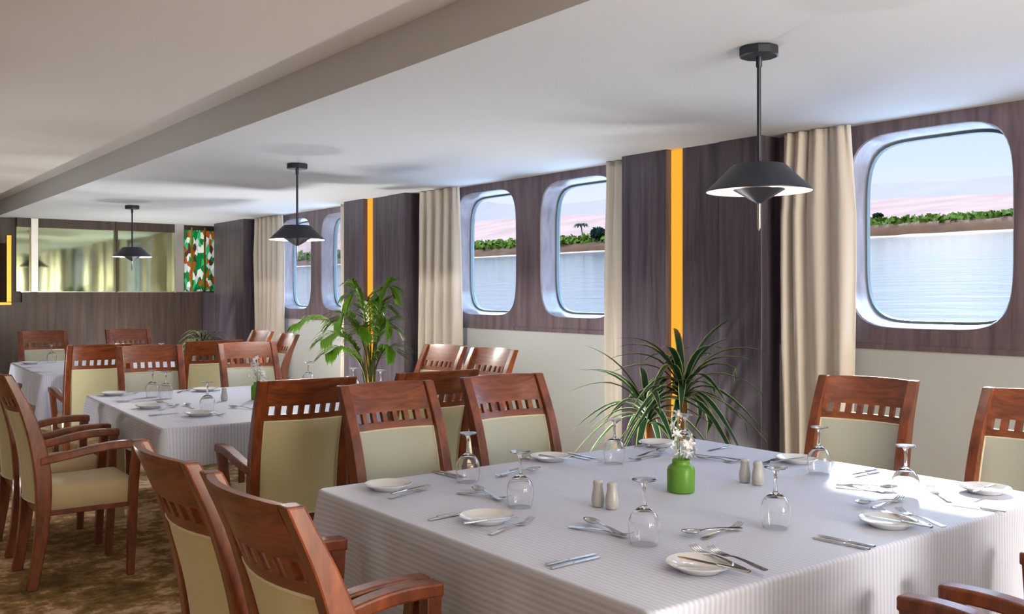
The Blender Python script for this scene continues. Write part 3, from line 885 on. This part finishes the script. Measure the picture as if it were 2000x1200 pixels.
# window edge, near chair
Kn((1722, 915), (1632, 933), 'upper of two knives right of the glass by the curtain chair', KG)
Kn((1724, 921), (1640, 938), 'lower of two knives right of the glass by the curtain chair', KG)
Fk((1722, 962), (1641, 944), 'dessert fork left of the sunny wine glass', FG)
Sp((1650, 950), (1736, 956), 'dessert spoon left of the sunny wine glass, crossing a fork', SG, z=ZT+.004)
Kn((1945, 947), (1898, 963), 'butter knife on the plate nearest the right picture edge', KG, z=zp, sc_=.75)
Fk((1862, 985), (1812, 953), 'fork right of the sunny wine glass', FG)
# front edge, left place
Kn((1452, 1117), (1335, 1092), 'butter knife lying over the front bread plate', KG, z=zp+.002, sc_=.85)
Fk((1462, 1118), (1346, 1072), 'left of two forks resting on the front bread plate', FG, z=zp-.008)
Fk((1503, 1119), (1381, 1075), 'right of two forks resting on the front bread plate', FG, z=zp-.010)
Sp((1440, 1034), (1340, 1046), 'dessert spoon between the front glasses, crossed with a fork', SG, z=ZT+.004)
Fk((1362, 1058), (1456, 1026), 'dessert fork between the front glasses, tines towards the window', FG)
Kn((1694, 1074), (1550, 1044), 'lower of two dark parallel knives on the front edge', KG)
Kn((1700, 1068), (1565, 1040), 'upper of two dark parallel knives on the front edge', KG)
# front edge, right place
Kn((1812, 1031), (1698, 1010), 'butter knife lying over the sunlit plate with forks', KG, z=zp+.002, sc_=.85)
Fk((1822, 1030), (1706, 996), 'left of two forks resting on the sunlit plate', FG, z=zp-.008)
Fk((1858, 1036), (1742, 996), 'right of two forks resting on the sunlit plate', FG, z=zp-.006)
Sp((1760, 978), (1674, 988), 'dessert spoon left of the sunlit plate, crossed with a fork', SG, z=ZT+.004)
Fk((1690, 999), (1774, 972), 'dessert fork below the sunny wine glass, tines upward', FG)
Kn((1962, 1001), (1815, 980), 'thin knife below the rightmost plate, the only one in full sun', KG)
# condiments and vase
for p, lab in (((1168, 989), 'white ceramic salt shaker left of the vase, the left of its pair'), ((1195, 994), 'white ceramic pepper shaker left of the vase, the right of its pair'),
               ((1455, 942), 'white ceramic salt shaker right of the vase, the left of its pair'), ((1480, 947), 'white ceramic pepper shaker right of the vase, the right of its pair')):
    shaker.put(at(*p, ZT), 0, lab, 'salt and pepper shakers', 'shaker')
pv = at(1330, 960, ZT)
vase.put(pv, 0, 'frosted green glass vase in the middle of the near table', 'green vases', 'vase')
flowers.put(pv+Vector((0, 0, .0)), .4, 'spray of white flowers in the green vase of the near table', 'white flower sprays', 'flowers')
# middle table
G2, P2, C2 = 'goblets on the middle table', 'bread plates on the middle table', 'cutlery on the middle table'
for p, w in (((298, 776), 'upturned wine glass at left on the middle table, the left of a pair'), ((324, 779), 'upturned wine glass at left on the middle table, the right of a pair'),
             ((405, 806), 'upturned wine glass at the front of the middle table, beside the shaker')):
    Gl(p, w, G2)
for x, y, w in ((2.86, 6.06, 'upturned wine glass seen left of the palm, above a chair back'), (2.86, 5.40, 'upturned wine glass in front of the palm stem'),
                (2.91, 5.14, 'upturned wine glass just right of the palm stem')):
    goblet.put((x, y, ZT), 0, w, G2, 'glass')
for p, w in (((223, 772), 'bread plate at the rear left corner of the middle table'), ((293, 797), 'bread plate on the left edge of the middle table, before two goblets'), ((390, 812), 'bread plate at the front edge of the middle table'),
             ((400, 764), 'bread plate at the rear edge of the middle table before the warm lit chair')):
    Pl(p, w, P2)
Fk((228, 776), (275, 768), 'fork on the rear left plate of the middle table', C2)
Kn((230, 786), (305, 783), 'knife between the two left plates of the middle table', C2)
Fk((305, 803), (352, 793), 'fork beside the left edge plate of the middle table', C2)
Kn((300, 812), (362, 807), 'knife behind the front corner of the middle table', C2)
Sp((380, 800), (360, 790), 'spoon left of the front goblet on the middle table', C2)
Fk((392, 806), (445, 814), 'fork right of the front plate of the middle table', C2)
Sp((500, 800), (444, 796), 'spoon right of the front goblet on the middle table', C2)
Fk((346, 768), (372, 762), 'fork at the rear of the middle table beside the goblet pair', C2)
Kn((420, 764), (380, 767), 'knife at the rear of the middle table behind the goblet', C2)
Sp((334, 792), (310, 788), 'spoon beneath the goblet pair of the middle table', C2)
shaker.put(at(438, 783, ZT), 0, 'white salt shaker alone between goblet and vase on the middle table', 'salt and pepper shakers', 'shaker')
pv = at(505, 780, ZT)
vase.put(pv, 0, 'green vase on the middle table, half hidden by an armchair back', 'green vases', 'vase')
flowers.put(pv, 1.9, 'spray of white flowers in the vase of the middle table', 'white flower sprays', 'flowers')
# far table
for p, w in (((101, 708), 'upturned wine glass at the left end of the far table'),):
    Gl(p, w, 'goblets on the far table')
for x, y, w in ((2.42, 9.0, 'upturned wine glass before the right wainscot armchair'), (2.80, 9.1, 'upturned wine glass standing clear against the dark wainscot')):
    goblet.put((x, y, ZT), 0, w, 'goblets on the far table', 'glass')
Pl((60, 711), 'bread plate at the left end of the far table', 'bread plates on the far table')
Kn((32, 707), (88, 706), 'knife at the rear left of the far table', 'cutlery on the far table')
Kn((52, 719), (92, 717), 'knife before the goblet on the far table', 'cutlery on the far table')
Kn((66, 728), (112, 727), 'knife at the front corner of the far table', 'cutlery on the far table')

# ------------------------------------------------------------------ plants
def pot(r, rad, h):
    MB().lathe([(0, 0), (rad*.72, 0), (rad, h), (rad*1.05, h), (rad*1.05, h+.02), (rad*.92, h+.02), (rad*.9, h-.02)], 32).build('pot', M['pot'], r, smooth=40)
    MB().lathe([(rad*.905, h-.02), (0, h-.012)], 24).build('soil', M['soil'], r)

def arch_leaf(mb, base, az, length, rise, droop, w, xm=9.0, ym=9.0):
    """blade rising from base then arching over"""
    d = Vector((math.cos(az), math.sin(az), 0)); pts = []
    n = 9
    for k in range(n+1):
        t = k/n
        h = length*(rise*t*1.0 - droop*t*t)
        o = length*(t*math.cos(rise*.6)*(.55+.45*t))
        p = Vector(base) + d*o + Vector((0, 0, h))
        if p.x > xm: p.x = xm - (p.x-xm)*.35       # the blade rests against the pier
        if p.y > ym: p.y = ym - (p.y-ym)*.35
        pts.append(p)
    ws = [w*(.35+.65*min(1, t*3))*(1 if t < .55 else max(.03, 1-((t-.55)/.45)**1.5)) for t in [k/n for k in range(n+1)]]
    mb.ribbon(pts, ws, fold=.35)

def dracaena(loc, heads, lab):
    r = empty('potted_dracaena', loc); tag(r, lab, 'plant')
    pot(r, .17, .30)
    rnd = random.Random(5)
    for (x, y, z, nl, ln) in heads:
        MB().tube(spline([(x*.3, y*.3, .27), (x*.7, y*.7, z*.55), (x, y, z)], 5), [.024]*5+[.022]*6, 10).build('cane', M['trunk'], r, smooth=60)
        mb = MB()
        for k in range(nl):
            q = k/nl
            az = k*2.4+rnd.uniform(-.3, .3)
            rise = 1.25-.75*q+rnd.uniform(-.08, .08)
            droop = .55+.75*q+rnd.uniform(-.1, .15)
            arch_leaf(mb, (x, y, z-.02+.06*(1-q)), az, ln*rnd.uniform(.75, 1.1), rise, droop, .023, 4.575-loc[0])
        mb.build('leaf_crown', M['dracaena'], r, smooth=60)
    return r
dracaena((4.12, 3.95, 0), [(-.05, .04, .62, 30, .58), (.115, -.09, .76, 38, .64)], 'tall variegated plant with arching leaves before the near amber strip')

def palm(loc, lab):
    r = empty('potted_palm', loc); tag(r, lab, 'plant')
    pot(r, .19, .32)
    # fronds: tip offset in the place's x, y and z, leaflet length
    # fronds: offset to the window-wall side, offset into the room, tip height, leaflet length
    fr = [((d*-.794-t*.607, d*.607-t*.794, z), ll, cu) for d, t, z, ll, cu in
          ((.62, .22, 1.12, .18, .0), (.18, .05, 1.36, .24, .15), (-.20, -.05, 1.40, .20, .2), (.38, .34, .98, .18, -.05), (.34, .36, .86, .17, -.1),
           (-.20, .10, 1.08, .19, 0), (.08, .28, 1.04, .20, 0), (-.12, -.15, 1.26, .20, .1), (.28, .22, 1.14, .2, 0), (.05, -.1, 1.30, .22, .2), (-.25, .2, .86, .18, -.1))]
    rnd = random.Random(3)
    for (tx, ty, tz), ll, curl in fr:
        base = Vector((rnd.uniform(-.03, .03), rnd.uniform(-.03, .03), .30))
        tip = Vector((tx, ty, tz)); mid = Vector((tx*.22, ty*.22, .30+(tz-.30)*.66+.06))
        path = spline([base, mid, Vector((tx*.66, ty*.66, tz+.05)), tip], 7)
        st = MB().tube(path, [.010-.0003*k for k in range(len(path))], 6).build('frond_stem', M['palm_stem'], r, smooth=60)
        mb = MB(); n = len(path)
        for k in range(int(n*.38), n):
            p = path[k]; d = (path[min(k+1, n-1)]-path[max(k-1, 0)]).normalized()
            side = d.cross(Vector((0, 0, 1)))
            if side.length < .2: side = Vector((1, .3, 0))
            side.normalize()
            for hh in (0, .5):
                pp = p + (path[min(k+1, n-1)]-p)*hh
                q = (k-n*.38)/(n*.62)
                L = ll*(.65+.6*math.sin(math.pi*min(1, .15+q*.85)))*rnd.uniform(.85, 1.1)
                for s in (-1, 1):
                    dirv = (side*s*.8 + d*.65 + Vector((0, 0, -.12+curl*.4+rnd.uniform(-.1, .1)))).normalized()
                    pts = [pp, pp+dirv*L*.35+Vector((0, 0, .012)), pp+dirv*L*.72, pp+dirv*L+Vector((0, 0, -.10*L*2))]
                    mb.ribbon(pts, [.004, .0125, .010, .001], fold=.2)
        mb.build('leaflets', M['palm_leaf'], st, smooth=60)
    return r
palm((4.26, 7.70, 0), 'bright green potted palm before the second amber strip')

def spider(loc, lab):
    r = empty('spider_plant', loc); tag(r, lab, 'plant')
    pot(r, .18, .62)
    mb = MB(); rnd = random.Random(9)
    for k in range(70):
        az = rnd.uniform(0, 6.28); q = rnd.random()
        arch_leaf(mb, (rnd.uniform(-.05, .05), rnd.uniform(-.05, .05), .62), az, rnd.uniform(.38, .66), 1.55-.5*q, 1.15+.5*q, .013, 4.62-loc[0], 13.2-loc[1])
    mb.build('leaf_tuft', M['spider'], r, smooth=60)
    return r
spider((4.20, 11.95, 0), 'dark spidery striped plant at the end of the back wainscot')

# ------------------------------------------------------------------ outside: river seen from a slightly heeling boat
HEEL = R(-4.65)
Rh = Matrix.Rotation(HEEL, 3, 'Y')
def out(x, y, z): return tuple(Rh @ Vector((x-5, y, z)) + Vector((5, 0, 0)))
WL, SH = -1.4, 185.0
mb = MB(); rows = []
for x in (5.6, 12, 25, 60, 120, SH+4):
    rows.append([out(x, y, WL) for y in (-500, -100, 0, 60, 150, 300, 600, 1200)])
mb.rings(rows, caps=False, closed=False)
mb.f = [f[::-1] for f in mb.f]
tag(mb.build('river_water', M['water']), 'rippled pale river water outside the windows', 'water', kind='structure')
rnd = random.Random(21)
def strip_mesh(name, mat, prof, y0, y1, ny, jit, lab, cat, hfun=None):
    rows = []
    for k in range(ny+1):
        y = y0+(y1-y0)*k/ny
        row = []
        for i, (x, z) in enumerate(prof):
            zz = z*(hfun(y) if hfun else 1)
            j = jit*(i > 0)
            row.append(out(x+rnd.uniform(-j, j)*2, y, WL+zz+rnd.uniform(-j, j)*.5))
        rows.append(row)
    o = MB().rings(rows, caps=False, closed=False).build(name, mat, smooth=60)
    return tag(o, lab, cat, kind='structure')
strip_mesh('sand_edge', M['sand'], [(SH-.6, -.05), (SH+.3, .18), (SH+2, .35), (SH+12, .4)], 0, 900, 200, .15, 'thin pale sand line along the far river bank', 'sand')
strip_mesh('river_bank', M['bank'], [(SH+1.2, .2), (SH+2.6, 1.5), (SH+6, 2.5), (SH+12, 2.9), (SH+60, 3.1)], 0, 900, 260, .45, 'brown earth bank under the green plantation across the river', 'bank')
def foliage(mb, c, rad, n, size, rnd):
    for _ in range(n):
        while True:
            p = Vector((rnd.uniform(-1, 1), rnd.uniform(-1, 1), rnd.uniform(-1, 1)))
            if p.length < 1: break
        q = Vector(c) + Vector((p.x*rad[0], p.y*rad[1], p.z*rad[2]))
        a = Vector((rnd.uniform(-1, 1), rnd.uniform(-1, 1), rnd.uniform(-.6, 1))).normalized(); u = a.orthogonal().normalized(); w = a.cross(u)
        s = size*rnd.uniform(.6, 1.3); i = len(mb.v)
        mb.v += [out(*(q-u*s*.5)), out(*(q+w*s*.35)), out(*(q+u*s*.6)), out(*(q-w*s*.35))]
        mb.f.append((i, i+1, i+2, i+3))
mb = MB()
for k in range(1500):
    y = 55 + 560*(k/1500)**1.25 + rnd.uniform(-1, 1)
    x = SH + 5 + rnd.uniform(0, 16); h = (.6+.0080*y)*rnd.uniform(.75, 1.15)
    foliage(mb, (x, y, WL+2.5+h*.5), (1.3+.004*y, 1.5+.006*y, h*.6), 9, 1.1+.002*y, rnd)
tag(mb.build('plantation_foliage', M['bush']), 'dense green plantation along the far river bank', 'foliage', kind='stuff')
# single trees above the plantation
def far_palm(x, y, h, lab):
    r = empty('palm_tree', out(x, y, WL+2)); r.rotation_euler = (0, HEEL, 0); tag(r, lab, 'palm tree')
    MB().tube([(0, 0, 0), (.2, .1, h*.5), (0, .3, h)], [.28, .2, .16], 8).build('trunk', M['bark'], r, smooth=60)
    mb = MB()
    for k in range(14):
        a = k*2*math.pi/14; d = Vector((math.cos(a), math.sin(a), 0)); L = 2.6
        b = Vector((0, .3, h)); up = .9 if k % 2 else .5
        pts = [b, b+d*L*.4+Vector((0, 0, up)), b+d*L*.75+Vector((0, 0, up*.7)), b+d*L+Vector((0, 0, -.5))]
        mb.ribbon(pts, [.12, .42, .36, .05], fold=-.3)
    mb.build('fronds', M['tree_green'], r)
far_palm(194, 217, 5.9, 'lone palm tree rising above the plantation, seen through the second bay')
def far_tree(x, y, h, rad, lab):
    r = empty('riverside_tree', (0, 0, 0)); tag(r, lab, 'tree')
    MB().tube([out(x, y, WL+1.5), out(x, y+.2, WL+h*.6), out(x, y, WL+h)], [.3, .22, .12], 8).build('trunk', M['bark'], r, smooth=60)
    mb = MB(); foliage(mb, (x, y, WL+h), rad, 500, .9, rnd)
    mb.build('crown', M['tree_green'], r)
far_tree(192, 208, 5.4, (2.2, 2.6, 1.7), 'dark rounded tree beside the lone palm across the river')
far_tree(197, 120, 4.7, (.8, 1.0, .40), 'small flat topped tree at the left of the near window view')
# desert hills
def hills(name, mat, x0, x1, k1, lab, seed):
    rr = random.Random(seed); ph = [rr.uniform(0, 6) for _ in range(8)]
    rows = []
    for q in range(240):
        y = -600 + 26*q*(1+q/180)
        Z = .607*x0+.794*max(0, y)
        h = Z*k1*(1+.07*math.sin(y/310+ph[0])+.04*math.sin(y/130+ph[1])+.02*math.sin(y/47+ph[2]))
        row = []
        for t in (0, .12, .25, .4, .55, .7, .85, 1):
            gul = .10*h*t*(1-t)*2*(math.sin(y/38+ph[3]+3*t)+.6*math.sin(y/17+ph[4]-5*t))
            row.append(out(x0+(x1-x0)*t+gul*2, y, WL+h*(t**.8)+gul*.5))
        rows.append(row)
    o = MB().rings(rows, caps=False, closed=False).build(name, mat, smooth=70)
    tag(o, lab, 'hills', kind='structure')
hills('desert_hills', M['hill'], 1100, 1500, .031, 'pale pink desert slopes beyond the river plantation', 4)
hills('far_hills', M['far_hill'], 1900, 2600, .0505, 'hazy grey desert ridge on the horizon', 8)
gp = MB(); gp.v = [out(SH+20, -300, WL+1.9), out(1400, -600, WL+2), out(1400, 6000, WL+2), out(SH+20, 1500, WL+1.9)]; gp.f = [(0, 1, 2, 3)]
tag(gp.build('flood_plain', M['sand']), 'pale sandy plain behind the river plantation', 'plain', kind='structure')

# ------------------------------------------------------------------ light
w = bpy.data.worlds.new('sky'); sc.world = w; w.use_nodes = True
nt = w.node_tree; nt.nodes.clear()
wo = nt.nodes.new('ShaderNodeOutputWorld'); bg = nt.nodes.new('ShaderNodeBackground')
tc = nt.nodes.new('ShaderNodeTexCoord'); sx = nt.nodes.new('ShaderNodeSeparateXYZ')
nt.links.new(tc.outputs['Generated'], sx.inputs['Vector'])
cr = nt.nodes.new('ShaderNodeValToRGB'); e = cr.color_ramp.elements
e[0].position = .0; e[0].color = (.82, .83, .85, 1)
e[1].position = 1.0; e[1].color = (.34, .55, 1.0, 1)
for p_, c_ in ((.07, (.80, .84, .89, 1)), (.12, (.68, .79, .92, 1)), (.18, (.58, .73, .93, 1)), (.4, (.50, .70, 1.0, 1))):
    x = e.new(p_); x.color = c_
nt.links.new(sx.outputs['Z'], cr.inputs['Fac'])
mr = nt.nodes.new('ShaderNodeMapRange'); mr.interpolation_type = 'SMOOTHSTEP'
mr.inputs['From Min'].default_value = .20; mr.inputs['From Max'].default_value = .42
mr.inputs['To Min'].default_value = 1.0; mr.inputs['To Max'].default_value = 11.0
nt.links.new(sx.outputs['Z'], mr.inputs['Value'])
nt.links.new(cr.outputs['Color'], bg.inputs['Color']); nt.links.new(mr.outputs['Result'], bg.inputs['Strength'])
nt.links.new(bg.outputs['Background'], wo.inputs['Surface'])

sun = bpy.data.lights.new('sun', 'SUN'); sun.energy = 5.0; sun.angle = R(1.2); sun.color = (1, .93, .82)
so = bpy.data.objects.new('sun', sun); col.objects.link(so)
dv = Vector((-1, -.55, -.60)).normalized()
so.rotation_euler = dv.to_track_quat('-Z', 'Y').to_euler()

# daylight portals in the window openings
for a, b in wins:
    L = bpy.data.lights.new('window portal', 'AREA'); L.shape = 'RECTANGLE'; L.size = 1.15; L.size_y = b-a+.05
    L.cycles.is_portal = True
    lo = bpy.data.objects.new('window portal', L); col.objects.link(lo)
    lo.location = (5.06, (a+b)/2, (WZ0+WZ1)/2); lo.rotation_euler = (0, R(90), 0)

# added fill lights out of the frame, aimed down from the ceiling and up
def down(x, y, z, e, c=(1, .92, .82), s=.22):
    L = bpy.data.lights.new('ceiling downlight', 'AREA'); L.shape = 'DISK'; L.size = s; L.energy = e; L.color = c
    lo = bpy.data.objects.new('ceiling downlight', L); col.objects.link(lo); lo.location = (x, y, z-.01)
def up_fill(x, y, e, tilt=25, c=(1, .985, .97), z=1.0, s=.4, az=0):
    L = bpy.data.lights.new('uplighter', 'AREA'); L.shape = 'DISK'; L.size = s; L.energy = e; L.color = c
    lo = bpy.data.objects.new('uplighter', L); col.objects.link(lo); lo.location = (x, y, z)
    d = Vector((math.sin(R(tilt))*math.cos(R(az)), math.sin(R(tilt))*math.sin(R(az)), math.cos(R(tilt))))
    lo.rotation_euler = d.to_track_quat('-Z', 'Y').to_euler()
for x in (-2.6,):
    for y in (-3.5, 0, 3.5, 7, 10.5):
        down(x, y, CEIL_HI, 13)
for x, y, e_ in ((.95, 7.0, 13), (1.35, 10.0, 13)):
    up_fill(x, y, e_, 0, z=.12, s=.2)
for x, y, e_, az in ((3.0, -1.2, 14, 88), (2.2, -.8, 48, 125)):
    up_fill(x, y, e_, 25, az=az)
# added floor fill near the piers, hidden by furniture, brightens the far ceiling
for x, y, e_ in ((3.9, 4.35, 20), (3.8, 8.5, 36), (3.7, 12.2, 34)):
    up_fill(x, y, e_, 0, z=.12, s=.2)
# added warm area fill behind the camera for chair backs and cloth fronts
L = bpy.data.lights.new('aft door light', 'AREA'); L.shape = 'RECTANGLE'; L.size = 3.4; L.size_y = 1.9; L.energy = 400; L.color = (1, .90, .76)
lo = bpy.data.objects.new('aft door light', L); col.objects.link(lo); lo.location = (2.6, YF+.1, 1.25); lo.rotation_euler = (R(90), 0, 0)
# added white slab below the sills, unseen, bouncing sunlight onto the ceiling
structure(MB().box(5.32, 7.8, YF-3, YB+6, .80, .92).build('side_deck', M['deck'])); bpy.data.objects['side_deck']['label'] = 'white sunlit side deck outside below the window sills'

# ------------------------------------------------------------------ camera and view
cam = bpy.data.cameras.new('camera'); cam.sensor_width = 36; cam.lens = F/2000*36; cam.shift_y = (HZ-600)/2000
cam.clip_end = 20000; cam.clip_start = .05
co = bpy.data.objects.new('camera', cam); col.objects.link(co)
co.location = (0, 0, EYE); co.rotation_euler = (R(90), 0, -ANG)
sc.camera = co
sc.view_settings.view_transform = 'Standard'; sc.view_settings.look = 'None'; sc.view_settings.gamma = 1
sc.view_settings.use_curve_mapping = False; sc.view_settings.exposure = 0.18
cy = sc.cycles
cy.use_denoising = True; cy.max_bounces = 12; cy.diffuse_bounces = 5; cy.glossy_bounces = 4; cy.transmission_bounces = 12
cy.transparent_max_bounces = 24; cy.sample_clamp_indirect = 6; cy.caustics_refractive = True; cy.caustics_reflective = True
